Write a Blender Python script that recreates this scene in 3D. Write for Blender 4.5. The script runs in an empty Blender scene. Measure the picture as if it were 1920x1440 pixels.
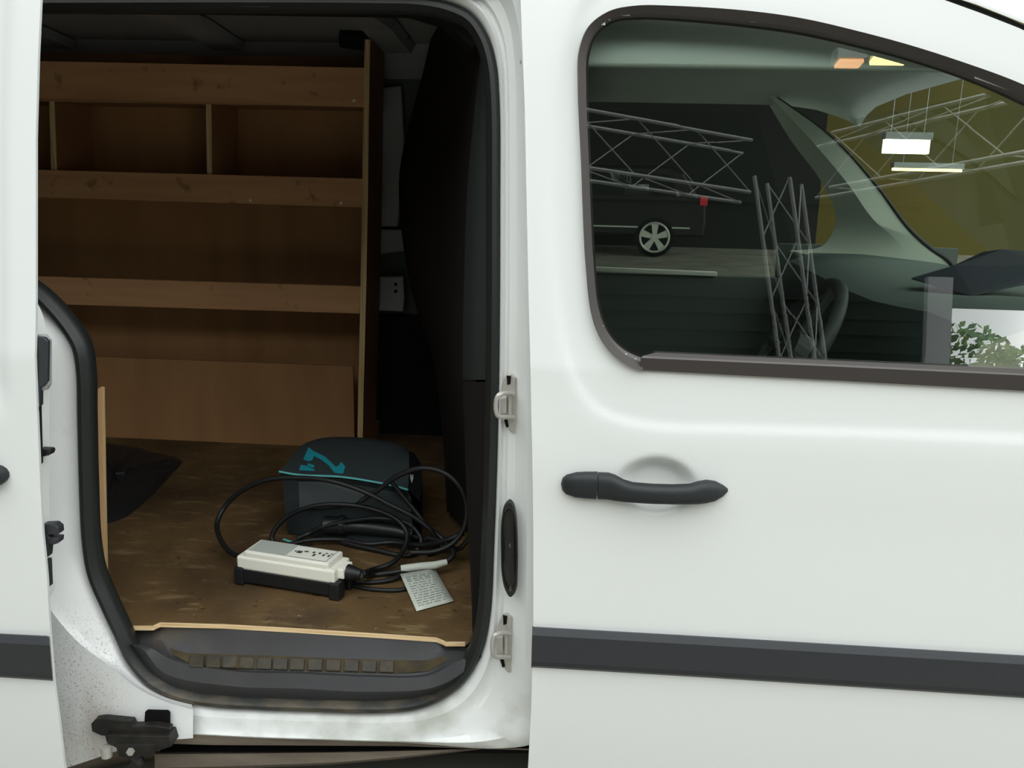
import bpy, bmesh, math, random
from mathutils import Vector, Matrix
random.seed(7)

# ------------------------------------------------------------------ camera
F = 1700.0                                    # focal length in pixels of the 1920 x 1440 frame
PSI, TH, RO = math.radians(4.2), math.atan(400 / 1700.0), math.radians(1.3)
CAM = Vector((0.0, -1.55, 1.42))
fw = Vector((-math.sin(PSI) * math.cos(TH), math.cos(PSI) * math.cos(TH), -math.sin(TH)))
r0 = Vector((math.cos(PSI), math.sin(PSI), 0)); u0 = r0.cross(fw)
rt = r0 * math.cos(RO) + u0 * math.sin(RO); up = u0 * math.cos(RO) - r0 * math.sin(RO)
scene = bpy.context.scene
cd = bpy.data.cameras.new('camera'); cam = bpy.data.objects.new('camera', cd)
scene.collection.objects.link(cam); scene.camera = cam
cd.sensor_width = 36; cd.lens = 36 * F / 1920; cd.clip_start = 0.02; cd.clip_end = 300
cam.matrix_world = Matrix(((rt.x, up.x, -fw.x, CAM.x), (rt.y, up.y, -fw.y, CAM.y), (rt.z, up.z, -fw.z, CAM.z), (0, 0, 0, 1)))

# ------------------------------------------------------------------ light and exposure
SKY = 2.9
w = bpy.data.worlds.new('overcast_sky'); scene.world = w; w.use_nodes = True
bg = w.node_tree.nodes['Background']; bg.inputs[0].default_value = (0.955, 1.0, 0.985, 1); bg.inputs[1].default_value = SKY
scene.view_settings.view_transform = 'Standard'; scene.view_settings.look = 'None'
scene.view_settings.gamma = 1; scene.view_settings.use_curve_mapping = False
scene.view_settings.exposure = 0.0
scene.cycles.max_bounces = 6; scene.cycles.use_adaptive_sampling = True; scene.cycles.adaptive_threshold = 0.02; scene.cycles.transparent_max_bounces = 16

# ------------------------------------------------------------------ geometry helpers
def ray(px, py): return fw + rt * ((px - 960) / F) - up * ((py - 720) / F)
def at(px, py, Y):
    d = ray(px, py); return CAM + d * ((Y - CAM.y) / d.y)
def atz(px, py, z):
    d = ray(px, py); return CAM + d * ((z - CAM.z) / d.z)
def proj(p):
    v = Vector(p) - CAM; return 960 + F * v.dot(rt) / v.dot(fw), 720 - F * v.dot(up) / v.dot(fw)
BELT, LEAN = 1.085, math.tan(math.radians(6.5))
def skinY(z):                                  # the van's side: upright door, leaning in above the belt
    if z > BELT: return (z - BELT) * LEAN
    if z < 0.62: return 0.014 * ((0.62 - z) / 0.35) ** 2
    return 0.0
def sat(px, py, dy=0.0):                       # pixel to the leaning side of the van (offset dy inwards)
    Y = dy
    for _ in range(12):
        p = at(px, py, Y); Y = skinY(p.z) + dy
    return at(px, py, Y)
def catmull(P, n, closed=False):
    P = [Vector(p) for p in P]; N = len(P); out = []
    segs = N if closed else N - 1
    for i in range(segs):
        p1, p2 = P[i], P[(i + 1) % N]
        p0 = P[(i - 1) % N] if (closed or i > 0) else p1 * 2 - p2
        p3 = P[(i + 2) % N] if (closed or i + 2 < N) else p2 * 2 - p1
        t0 = 0.0; t1 = max((p1 - p0).length, 1e-6) ** .5; t2 = t1 + max((p2 - p1).length, 1e-6) ** .5; t3 = t2 + max((p3 - p2).length, 1e-6) ** .5
        for k in range(n):
            t = t1 + (t2 - t1) * k / n
            a1 = p0 * ((t1 - t) / (t1 - t0)) + p1 * ((t - t0) / (t1 - t0))
            a2 = p1 * ((t2 - t) / (t2 - t1)) + p2 * ((t - t1) / (t2 - t1))
            a3 = p2 * ((t3 - t) / (t3 - t2)) + p3 * ((t - t2) / (t3 - t2))
            b1 = a1 * ((t2 - t) / (t2 - t0)) + a2 * ((t - t0) / (t2 - t0))
            b2 = a2 * ((t3 - t) / (t3 - t1)) + a3 * ((t - t1) / (t3 - t1))
            out.append(b1 * ((t2 - t) / (t2 - t1)) + b2 * ((t - t1) / (t2 - t1)))
    if not closed: out.append(P[-1].copy())
    return out
def lerp_list(tab, x):
    if x <= tab[0][0]: return tab[0][1]
    for (a, b), (c, d) in zip(tab, tab[1:]):
        if x <= c: return b + (d - b) * (x - a) / (c - a)
    return tab[-1][1]
def sstep(a, b, x):
    t = min(1, max(0, (x - a) / (b - a))); return t * t * (3 - 2 * t)

from mathutils.bvhtree import BVHTree
def caster(V, Fc):
    t = BVHTree.FromPolygons([Vector(v) for v in V], Fc)
    def f(px, py, lift=.003):
        d = ray(px, py).normalized(); h = t.ray_cast(CAM, d)
        return h[0] - d * lift if h[0] is not None else None
    return f
COL = scene.collection
def obj(name, verts, faces, mat, parent=None, smooth=False, thick=0.0, bevel=0.0, off=0.0, fix=True, sub=0):
    me = bpy.data.meshes.new(name); me.from_pydata([tuple(v) for v in verts], [], faces)
    if fix:
        b = bmesh.new(); b.from_mesh(me); bmesh.ops.remove_doubles(b, verts=b.verts, dist=1e-5)
        bmesh.ops.recalc_face_normals(b, faces=b.faces); b.to_mesh(me); b.free()
    o = bpy.data.objects.new(name, me); COL.objects.link(o)
    me.materials.append(mat)
    if smooth:
        for p in me.polygons: p.use_smooth = True
        me.set_sharp_from_angle(angle=math.radians(38))
    if thick:
        m = o.modifiers.new('t', 'SOLIDIFY'); m.thickness = thick; m.offset = off
    if bevel:
        m = o.modifiers.new('b', 'BEVEL'); m.width = bevel; m.segments = 2; m.limit_method = 'ANGLE'; m.angle_limit = math.radians(40)
    if sub:
        m = o.modifiers.new('s', 'SUBSURF'); m.levels = sub; m.render_levels = sub
    put(o, parent); return o
def put(o, parent):
    if parent is not None:
        o.parent = parent; o.matrix_parent_inverse = Matrix.Translation(-Vector(parent.get('base', (0, 0, 0))))
def thing(name, label, cat, loc, group=None):
    o = bpy.data.objects.new(name, None); COL.objects.link(o); o.location = loc; o['base'] = tuple(loc)
    o.empty_display_size = .05
    return tag(o, label, cat, group)
def tag(o, label=None, cat=None, group=None, kind=None):
    if label: o['label'] = label
    if cat: o['category'] = cat
    if group: o['group'] = group
    if kind: o['kind'] = kind
    return o
def copy_tree(o, parent=None, delta=(0, 0, 0)):
    c = o.copy(); COL.objects.link(c); c.location = Vector(o.location) + Vector(delta); c.parent = parent
    if parent is None and 'base' in c: c['base'] = tuple(c.location)
    for ch in o.children: copy_tree(ch, c)
    return c
def grid(rows, closed_u=False, closed_v=False):
    n = len(rows[0]); V = [p for r in rows for p in r]; Fc = []
    R = len(rows)
    for i in range(R if closed_v else R - 1):
        for j in range(n if closed_u else n - 1):
            a, b = i * n + j, i * n + (j + 1) % n; c, d = ((i + 1) % R) * n + (j + 1) % n, ((i + 1) % R) * n + j
            Fc.append((a, b, c, d))
    return V, Fc
def box(x0, x1, y0, y1, z0, z1):
    V = [Vector((x, y, z)) for z in (z0, z1) for y in (y0, y1) for x in (x0, x1)]
    return V, [(0, 2, 3, 1), (4, 5, 7, 6), (0, 1, 5, 4), (2, 6, 7, 3), (0, 4, 6, 2), (1, 3, 7, 5)]
def obox(c, ax, ay, az):                       # box from a corner and three edge vectors
    V = [c + ax * i + ay * j + az * k for k in (0, 1) for j in (0, 1) for i in (0, 1)]
    return V, box(0, 1, 0, 1, 0, 1)[1]
def prism(pts, vec):                           # polygon extruded along a vector
    n = len(pts); V = [Vector(p) for p in pts] + [Vector(p) + Vector(vec) for p in pts]
    return V, [tuple(range(n)), tuple(range(2 * n - 1, n - 1, -1))] + [(i, (i + 1) % n, n + (i + 1) % n, n + i) for i in range(n)]
def join(*vf):
    V, Fc = [], []
    for v, f in vf:
        k = len(V); V += list(v); Fc += [tuple(i + k for i in q) for q in f]
    return V, Fc
def tube(P, r, n=10, closed=False, cap=True):
    P = [Vector(p) for p in P]; N = len(P); rows = []; prev = None
    for i, p in enumerate(P):
        a = P[(i - 1) % N] if (closed or i) else p; b = P[(i + 1) % N] if (closed or i < N - 1) else p
        t = (b - a).normalized()
        if prev is None:
            h = Vector((0, 0, 1)) if abs(t.z) < .9 else Vector((1, 0, 0)); x = t.cross(h).normalized()
        else: x = (prev - t * prev.dot(t)).normalized()
        prev = x; y = t.cross(x); rr = r(i / (N - 1)) if callable(r) else r
        rows.append([p + (x * math.cos(k * 2 * math.pi / n) + y * math.sin(k * 2 * math.pi / n)) * rr for k in range(n)])
    V, Fc = grid(rows, True, closed)
    if cap and not closed: Fc += [tuple(range(n)), tuple(range((N - 1) * n + n - 1, (N - 1) * n - 1, -1))]
    return V, Fc
def bar(a, b, r, n=8): return tube([a, b], r, n)
def disc(c, ax, r, h, n=24):                   # cylinder from c along ax
    ax = Vector(ax).normalized(); return tube([Vector(c), Vector(c) + ax * h], r, n)
def loft(*polys, n=6, closed=False): return grid([catmull(p, n, closed) for p in polys], closed)

# ------------------------------------------------------------------ materials
def lin(h):
    h = h.lstrip('#'); return tuple(((c / 255 + .055) / 1.055) ** 2.4 if c > 10 else c / 255 / 12.92 for c in (int(h[i:i + 2], 16) for i in (0, 2, 4))) + (1,)
def mat(name, col, rough=.5, spec=.5, metal=0.0, bump=0.0, bscale=200, var=None, vscale=(8, 8, 8), vmix=.5, coat=0.0, emit=None, estr=0, detail=5):
    m = bpy.data.materials.new(name); m.use_nodes = True; nt = m.node_tree; b = nt.nodes['Principled BSDF']
    c = lin(col) if isinstance(col, str) else tuple(col) + (1,)
    b.inputs['Base Color'].default_value = c; b.inputs['Roughness'].default_value = rough
    b.inputs['Specular IOR Level'].default_value = spec; b.inputs['Metallic'].default_value = metal
    b.inputs['Coat Weight'].default_value = coat
    tc = nt.nodes.new('ShaderNodeTexCoord')
    if var:
        mp = nt.nodes.new('ShaderNodeMapping'); mp.inputs['Scale'].default_value = vscale
        nz = nt.nodes.new('ShaderNodeTexNoise'); nz.inputs['Detail'].default_value = detail; nz.inputs['Scale'].default_value = 1
        nt.links.new(tc.outputs['Object'], mp.inputs[0]); nt.links.new(mp.outputs[0], nz.inputs['Vector'])
        mr = nt.nodes.new('ShaderNodeMapRange'); mr.inputs[1].default_value = .35; mr.inputs[2].default_value = .68; mr.inputs[4].default_value = vmix * 2
        mr.clamp = True; nt.links.new(nz.outputs[0], mr.inputs[0])
        mx = nt.nodes.new('ShaderNodeMix'); mx.data_type = 'RGBA'; mx.inputs[6].default_value = c
        mx.inputs[7].default_value = lin(var) if isinstance(var, str) else tuple(var) + (1,)
        nt.links.new(mr.outputs[0], mx.inputs[0]); nt.links.new(mx.outputs[2], b.inputs['Base Color'])
    if bump:
        n2 = nt.nodes.new('ShaderNodeTexNoise'); n2.inputs['Scale'].default_value = bscale; n2.inputs['Detail'].default_value = 3
        nt.links.new(tc.outputs['Object'], n2.inputs['Vector'])
        bp = nt.nodes.new('ShaderNodeBump'); bp.inputs['Strength'].default_value = bump; bp.inputs['Distance'].default_value = .002
        nt.links.new(n2.outputs[0], bp.inputs['Height']); nt.links.new(bp.outputs[0], b.inputs['Normal'])
    if emit:
        b.inputs['Emission Color'].default_value = lin(emit); b.inputs['Emission Strength'].default_value = estr
    return m
def spots(m, col, scale, lo, hi, amt=1.0, stretch=(1, 1, 1), box_=None):
    """a further layer of stains: blotches of colour, optionally kept to a region (x0,x1,z0,z1 with soft borders)"""
    nt = m.node_tree; b = nt.nodes['Principled BSDF']; tc = nt.nodes.new('ShaderNodeTexCoord')
    mp = nt.nodes.new('ShaderNodeMapping'); mp.inputs['Scale'].default_value = stretch
    nz = nt.nodes.new('ShaderNodeTexNoise'); nz.inputs['Scale'].default_value = scale; nz.inputs['Detail'].default_value = 6
    nt.links.new(tc.outputs['Object'], mp.inputs[0]); nt.links.new(mp.outputs[0], nz.inputs['Vector'])
    mr = nt.nodes.new('ShaderNodeMapRange'); mr.inputs[1].default_value = lo; mr.inputs[2].default_value = hi; mr.inputs[4].default_value = amt
    nt.links.new(nz.outputs[0], mr.inputs[0]); fac = mr.outputs[0]
    if box_:
        sp = nt.nodes.new('ShaderNodeSeparateXYZ'); nt.links.new(tc.outputs['Object'], sp.inputs[0])
        for axis, a, c in box_:
            q = nt.nodes.new('ShaderNodeMapRange'); q.inputs[1].default_value = a; q.inputs[2].default_value = c; q.interpolation_type = 'SMOOTHSTEP'
            nt.links.new(sp.outputs[axis], q.inputs[0]); k = nt.nodes.new('ShaderNodeMath'); k.operation = 'MULTIPLY'
            nt.links.new(fac, k.inputs[0]); nt.links.new(q.outputs[0], k.inputs[1]); fac = k.outputs[0]
    mx = nt.nodes.new('ShaderNodeMix'); mx.data_type = 'RGBA'; nt.links.new(fac, mx.inputs[0])
    bc = b.inputs['Base Color']
    if bc.is_linked: nt.links.new(bc.links[0].from_socket, mx.inputs[6])
    else: mx.inputs[6].default_value = bc.default_value
    mx.inputs[7].default_value = lin(col); nt.links.new(mx.outputs[2], bc); return m
M = {}
M['paint'] = mat('white_paint', (.80, .815, .81), .22, .5)
M['frame'] = mat('white_paint_dirty', (.74, .75, .745), .3, .5)
spots(M['frame'], '#9b9d90', 11, .40, .66, .65, (1, 1, 1), [(2, .50, .33)])
M['quarter'] = mat('white_paint_mud_spattered', (.80, .805, .81), .32, .5)
spots(M['quarter'], '#8c7e6f', 240, .56, .66, .6, (1, 1, 1), [(2, .60, .42), (0, -.84, -.97)])
spots(M['quarter'], '#a3917d', 5, .36, .66, .55, (2.5, 1, .6), [(2, .44, .31), (0, -.84, -.98)])
spots(M['quarter'], '#9fa2a6', 20, .58, .70, .12)
M['rubber'] = mat('black_rubber', '#1b1d1c', .5, .4, bump=.15, bscale=120)
M['seal'] = mat('door_rubber', '#1f2221', .42, .45, bump=.1, bscale=90)
spots(M['seal'], '#564c3c', 22, .42, .66, .8, (.6, 1, 2), [(2, .42, .36)])
M['wseal'] = mat('window_rubber', '#3d3836', .5, .4)
M['plastic'] = mat('textured_plastic', '#303236', .48, .45, bump=.25, bscale=700)
M['handle'] = mat('handle_plastic', '#232629', .5, .4, bump=.2, bscale=900)
M['step'] = mat('step_plastic', '#3a3b3e', .55, .4, bump=.3, bscale=500, var='#34322f', vscale=(6, 6, 6), vmix=.3)
spots(M['step'], '#5d4f3a', 8, .45, .7, .7, (1, 1, 1), [(0, -.62, -.88)])
M['tread'] = mat('muddy_tread', '#3a3833', .6, .3, bump=.5, bscale=260, var='#474032', vscale=(60, 60, 60), vmix=.5)
M['steel'] = mat('zinc_steel', '#bdbab4', .4, .5, metal=.5, bump=.1)
M['dark'] = mat('dark_void', '#0b0b0b', .8, .2)
M['grease'] = mat('greasy_black_steel', '#121211', .5, .4, bump=.5, bscale=90, var='#38322b', vscale=(40, 40, 40), vmix=.2)
M['rail'] = mat('dusty_rail', '#7d7266', .7, .3, bump=.4, bscale=120, var='#564d44', vscale=(4, 30, 30), vmix=.4)
M['galv'] = mat('grey_inner_metal', '#9a9c9e', .45, .5)
M['trim'] = mat('grey_pillar_trim', '#1a1f1d', .55, .4)
M['bulk'] = mat('black_bulkhead_lining', '#0e0d0c', .8, .2, bump=.4, bscale=60, var='#1e1510', vscale=(5, 5, 2), vmix=.3)
def wood(name, a, b_, c, sc, rough=.6):
    m = mat(name, a, rough, .3, bump=.12, bscale=160, var=b_, vscale=sc, vmix=.35, detail=8)
    spots(m, c, 1, .55, .78, .55, tuple(s * .35 for s in sc)); return m
M['ply'] = wood('plywood_shelf_face', '#b0845a', '#9c714b', '#80583a', (11, 3, 2.0))
M['plylip'] = wood('plywood_strip_face', '#d3a275', '#bb8a5f', '#8d6342', (2.5, 20, 26))
spots(M['plylip'], '#6b4a30', 16, .63, .72, .6)
M['plyedge'] = mat('plywood_edge', '#e6c896', .6, .3, var='#a88656', vscale=(160, 300, 3), vmix=.35)
M['plyfront'] = mat('plywood_front_edge', '#f6dcb2', .6, .3, var='#c79d68', vscale=(6, 100, 420), vmix=.4)
M['pine'] = wood('pale_pine_face', '#f0c494', '#e4b27e', '#cf9a66', (30, 30, 4))
M['floorply'] = mat('dirty_plywood_floor', '#6b5435', .62, .35, bump=.2, bscale=90, var='#4f3d27', vscale=(5, 2.2, 5), vmix=.5, detail=8)
spots(M['floorply'], '#8e7a58', 14, .56, .72, .6, (1, 3, 1))
spots(M['floorply'], '#33261a', 4, .47, .70, .75)
spots(M['floorply'], '#2c2218', 60, .64, .72, .8)
spots(M['floorply'], '#b8a384', 85, .70, .76, .8)
M['bagdark'] = mat('charcoal_bag_fabric', '#31383a', .85, .25, bump=.5, bscale=900)
M['bagblack'] = mat('black_bag_fabric', '#131516', .8, .25, bump=.4, bscale=500)
M['teal'] = mat('teal_print', '#1f8f9c', .6, .3)
M['tealp'] = mat('pale_teal_piping', '#5fb0b0', .55, .3)
M['case'] = mat('white_case_plastic', '#efeee2', .4, .5)
M['caseg'] = mat('grey_label_print', '#b7bdb6', .4, .4)
M['ink'] = mat('grey_ink', '#3f4a46', .6, .2)
M['base'] = mat('black_case_plastic', '#191b1d', .45, .5)
M['cable'] = mat('black_cable_rubber', '#161718', .5, .45)
M['paper'] = mat('paper_tag', '#cfd3c8', .6, .3)
M['matt'] = mat('black_sheet', '#1c1d1f', .6, .4, bump=.8, bscale=70)
M['liner'] = mat('headliner_fabric', '#b4bcb6', .7, .3, bump=.2, bscale=300)
M['pillar'] = mat('pillar_plastic', '#ccd4c6', .6, .4)
M['dash'] = mat('dashboard_plastic', '#4c5653', .6, .4, bump=.2, bscale=500)
M['cabdark'] = mat('dark_cab_trim', '#59605c', .7, .3)
M['navy'] = mat('navy_reflection_tone', '#0f1520', .6, .3)
M['alu'] = mat('aluminium_tube', '#a9aeac', .4, .5, metal=.5)
M['concrete'] = mat('concrete_floor', '#8c897f', .75, .3, bump=.3, bscale=60, var='#737067', vscale=(2, 2, 2), vmix=.5)
M['wallyellowlit'] = mat('yellow_lit_cladding', '#5c5526', .8, .2)  # olive tone carries the hall's yellowish lamplight
M['walldark'] = mat('dark_cladding', '#1d201d', .8, .2)
M['lamp'] = mat('lit_tube', '#ffffff', .5, .2, emit='#fff6d8', estr=7)
M['lampy'] = mat('lit_yellow_tube', '#ffffff', .5, .2, emit='#ffe28a', estr=4)
M['carpaint'] = mat('black_car_paint', '#0a0c0b', .45, .3)
M['tyre'] = mat('tyre_rubber', '#0c0c0c', .8, .2)
M['alloy'] = mat('alloy_wheel', '#b5b8ae', .35, .5, metal=.3)
M['red'] = mat('red_lamp_lens', '#c01022', .3, .5)
M['whiteline'] = mat('white_floor_paint', '#c9c9c0', .7, .2)
M['leaf'] = mat('tree_leaves', '#7d9a52', .7, .3, var='#5e7c3a', vscale=(3, 3, 3))
M['bark'] = mat('tree_bark', '#4b3b2c', .8, .2)
M['mirror'] = mat('mirror_silver', '#f2f2f2', .02, .5, metal=1)
def glass(name, ior, tint, haze=0.0):
    m = bpy.data.materials.new(name); m.use_nodes = True; nt = m.node_tree; nt.nodes.clear()
    o = nt.nodes.new('ShaderNodeOutputMaterial'); mx = nt.nodes.new('ShaderNodeMixShader'); fr = nt.nodes.new('ShaderNodeFresnel')
    t = nt.nodes.new('ShaderNodeBsdfTransparent'); g = nt.nodes.new('ShaderNodeBsdfGlossy')
    fr.inputs[0].default_value = ior; t.inputs[0].default_value = tint + (1,); g.inputs['Roughness'].default_value = .0
    nt.links.new(fr.outputs[0], mx.inputs[0]); nt.links.new(t.outputs[0], mx.inputs[1]); nt.links.new(g.outputs[0], mx.inputs[2]); nt.links.new(mx.outputs[0], o.inputs[0])
    if haze:                                   # optional pale veil imitating haze, mixed into the pane's colour
        df = nt.nodes.new('ShaderNodeBsdfDiffuse'); df.inputs[0].default_value = (.75, .78, .75, 1); m2 = nt.nodes.new('ShaderNodeMixShader'); m2.inputs[0].default_value = haze
        nt.links.new(mx.outputs[0], m2.inputs[1]); nt.links.new(df.outputs[0], m2.inputs[2]); nt.links.new(m2.outputs[0], o.inputs[0])
    return m
M['glass'] = glass('tinted_side_glass', 2.25, (.86, .93, .88))
M['screen'] = glass('windscreen_glass', 1.12, (.80, .86, .80))

# ================================================================== SETTING: the yard and hall round the van
def struct(name, vf, m, **k): return tag(obj(name, vf[0], vf[1], m, None, **k), kind='structure')
struct('floor', box(-60, 60, -60, 60, -.2, 0), M['concrete'])
struct('wall_far', box(-30, 4.6, 17, 17.3, 0, 8), M['walldark'])
struct('wall_right', box(4.6, 40, 17, 17.3, 0, 8), M['wallyellowlit'])
struct('ceiling_light_block', box(-30, 7.0, 2.6, 17.2, 5.0, 5.2), M['walldark'])  # unseen slab added to keep the hall beyond the van dark
WB = -9.0
OX = (4.17, 7.5)                               # gateway in the wall behind the camera
struct('wall_back', join(box(-30, OX[0], WB - .3, WB, 0, 5.5), box(OX[1], 40, WB - .3, WB, 0, 5.5), box(OX[0], OX[1], WB - .3, WB, 2.09, 5.5)), M['walldark'])
struct('wall_light_block', box(-6.3, -6, WB, 2.6, 0, 5.2), M['walldark'])  # unseen wall added to block sky light from the left
DL = math.radians(6.5); GN = Vector((0, -math.cos(DL), math.sin(DL))); GP = Vector((0, .03, BELT))
def rf(px, py, Y=None, z=None):                # where the mirror image seen in the side window really stands
    d = ray(px, py).normalized(); p = CAM + d * ((GP - CAM).dot(GN) / d.dot(GN)); r = d - GN * (2 * d.dot(GN))
    return p + r * ((Y - p.y) / r.y if Y is not None else (z - p.z) / r.z)
struct('trim_1', join(box(3.9, 4.17, WB - .35, WB + .12, 0, 2.4), box(7.5, 7.75, WB - .35, WB + .12, 0, 2.4)), mat('grey_gate_post', '#b4b4b8', .6))
for k, zz in enumerate([.5, 1.0, 1.3, 1.5, 1.7, 1.9, 2.1, 2.6, 3.2]):
    struct('trim_%d' % (k + 2), box(-20, 3.88, WB, WB + .05, zz, zz + .04), M['walldark'])

# ================================================================== VAN
VB = (-.4, .8, 0)
van = thing('van', 'white panel van parked with its side loading door slid open', 'van', VB)

# ---- front door skin: a relief with window recess, shoulder and handle bowl
REAR = [(p.z, p.x) for p in (sat(*q) for q in [(984, 1520), (990, 1440), (996, 1330), (998, 1250), (1000, 1170), (1000, 1000), (999, 900), (995, 700), (991, 550), (988, 400), (984, 200), (976, 0), (968, -90)])]
REAR.sort()
TOPC = sorted((p.x, p.z) for p in (sat(*q) for q in [(960, -95), (1300, -90), (1500, -75), (1650, -40), (1780, -2), (1850, 24), (1920, 52), (2050, 118), (2200, 220), (2330, 330)]))
cont = catmull([sat(*q) for q in [(1190, -60), (1105, 0), (1068, 80), (1044, 200), (1036, 340), (1040, 480), (1053, 600), (1076, 700), (1122, 766), (1210, 795), (1400, 803), (1700, 812), (2100, 830), (2500, 850)]], 8)
cont2 = [(p.x, p.z) for p in cont]
def sdf(x, z):
    best = 9; sg = 1
    for (ax, az), (bx, bz) in zip(cont2, cont2[1:]):
        dx, dz = bx - ax, bz - az; L = dx * dx + dz * dz
        t = min(1, max(0, ((x - ax) * dx + (z - az) * dz) / L)); ex, ez = x - ax - t * dx, z - az - t * dz
        d = math.hypot(ex, ez)
        if d < best: best = d; sg = 1 if dx * (z - az) - dz * (x - ax) > 0 else -1
    return best * sg
BW = sat(1229, 911)
def relief(x, z):
    d = sdf(x, z); y = .004 * sstep(-.010, .008, d) - .0008 * math.exp(-((d + .03) / .03) ** 2)
    r = math.hypot((x - BW.x) / .073, (z - BW.z) / .056)
    if r < 1.15: y += .026 * (1 - sstep(.55, 1.02, r))
    y -= .0035 * math.exp(-((z - .93) / .10) ** 2)
    return y
win_out_px = [(1200, 694), (1160, 674), (1130, 642), (1110, 595), (1098, 500), (1089, 300), (1083, 160), (1085, 95), (1103, 50), (1140, 22), (1190, 11), (1260, 11), (1400, 20), (1500, 34), (1600, 57), (1700, 84), (1800, 116), (1900, 152), (2000, 200), (2090, 262), (2160, 345), (2200, 450), (2205, 600), (2195, 720), (2170, 745)]
win_in_px = [(1215, 672), (1172, 652), (1145, 624), (1126, 575), (1116, 480), (1108, 300), (1103, 165), (1105, 105), (1120, 66), (1150, 43), (1200, 37), (1270, 40), (1400, 52), (1500, 66), (1600, 88), (1700, 114), (1800, 147), (1900, 190), (1990, 238), (2065, 295), (2125, 365), (2158, 460), (2163, 600), (2155, 690), (2140, 712)]
def inpoly(x, z, P):
    c = False
    for (ax, az), (bx, bz) in zip(P, P[1:] + P[:1]):
        if (az > z) != (bz > z) and x < (bx - ax) * (z - az) / (bz - az) + ax: c = not c
    return c
midpoly = [tuple((sat(*a) * .55 + sat(*b) * .45)[k] for k in (0, 2)) for a, b in zip(win_out_px, win_in_px)]
NU, NV = 150, 200
rows = []
for j in range(NV + 1):
    row = []
    for i in range(NU + 1):
        u = i / NU; xx = -.1 + u * 1.22; zt = lerp_list(TOPC, xx); z = .22 + (zt - .22) * j / NV
        xe = lerp_list(REAR, z); x = xe + (1.12 - xe) * u
        row.append(Vector((x, skinY(z) + relief(x, z), z)))
    rows.append(row)
V, Fc = grid(rows)
keep = []
for f in Fc:
    c = sum((V[k] for k in f), Vector()) / 4
    if not inpoly(c.x, c.z, midpoly): keep.append(f)
edge = [[r[0] for r in rows], [r[0] + Vector((.0015, .006, 0)) for r in rows], [r[0] + Vector((.012, .02, 0)) for r in rows], [r[0] + Vector((.02, .05, 0)) for r in rows]]
tope = [rows[-1], [p + Vector((0, .006, .001)) for p in rows[-1]], [p + Vector((0, .04, -.01)) for p in rows[-1]]]
top_row = rows[-1]
fdoor = obj('front_door', *join((V, keep), grid(edge), grid(tope)), M['paint'], van, smooth=True)

# window seal, waist strip, glass
so = [sat(*p, .004) for p in win_out_px]; si = [sat(*p, .03) for p in win_in_px]
sm1 = [a.lerp(b, .10) + Vector((0, -.016, 0)) for a, b in zip(so, si)]; sm2 = [a.lerp(b, .72) + Vector((0, -.022, 0)) for a, b in zip(so, si)]
sm3 = [a.lerp(b, .80) + Vector((0, .006, 0)) for a, b in zip(so, si)]
obj('window_seal', *loft(so, sm1, sm2, sm3, si, n=8), M['wseal'], fdoor, smooth=True)
wl = [[(1201, 694), (1560, 713), (1920, 733), (2172, 746)], [(1201, 671), (1560, 687), (1920, 704), (2172, 716)], [(1206, 667), (1560, 683), (1920, 700), (2172, 712)], [(1228, 661), (1560, 676), (1920, 692), (2160, 703)]]
obj('waist_seal', *grid([[sat(*p, dy) for p in l] for l, dy in ((wl[0], .008), (wl[0], -.004), (wl[1], -.008), (wl[2], .004), (wl[2], .006), (wl[3], .012), (wl[3], .03))]), M['wseal'], fdoor)
gpoly = [a.lerp(b, .6) for a, b in zip([sat(*p, .03) for p in win_out_px], [sat(*p, .03) for p in win_in_px])]
gpoly = catmull(gpoly, 5)
obj('window_glass', gpoly, [tuple(range(len(gpoly)))], M['glass'], fdoor)

# rub strip on the front door, bevelled
def strip(name, top, bot, depth, parent, dy0=0.0):
    R = []
    for f, d in ((0, .004), (.03, -depth * .55), (.10, -depth * .72), (.22, -depth), (.85, -depth), (.95, -depth * .7), (1, .004)):
        R.append([sat(a[0] + (b[0] - a[0]) * f, a[1] + (b[1] - a[1]) * f, d + dy0) for a, b in zip(top, bot)])
    V, Fc = grid(R); n = len(top); Fc += [tuple(i * n for i in range(7)), tuple(i * n + n - 1 for i in range(7))]
    return obj(name, V, Fc, M['plastic'], parent)
strip('rub_strip', [(998, 1174), (1300, 1191), (1600, 1209), (1920, 1228), (2220, 1245)], [(996, 1252), (1300, 1270), (1600, 1289), (1920, 1310), (2220, 1330)], .016, fdoor)

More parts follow.
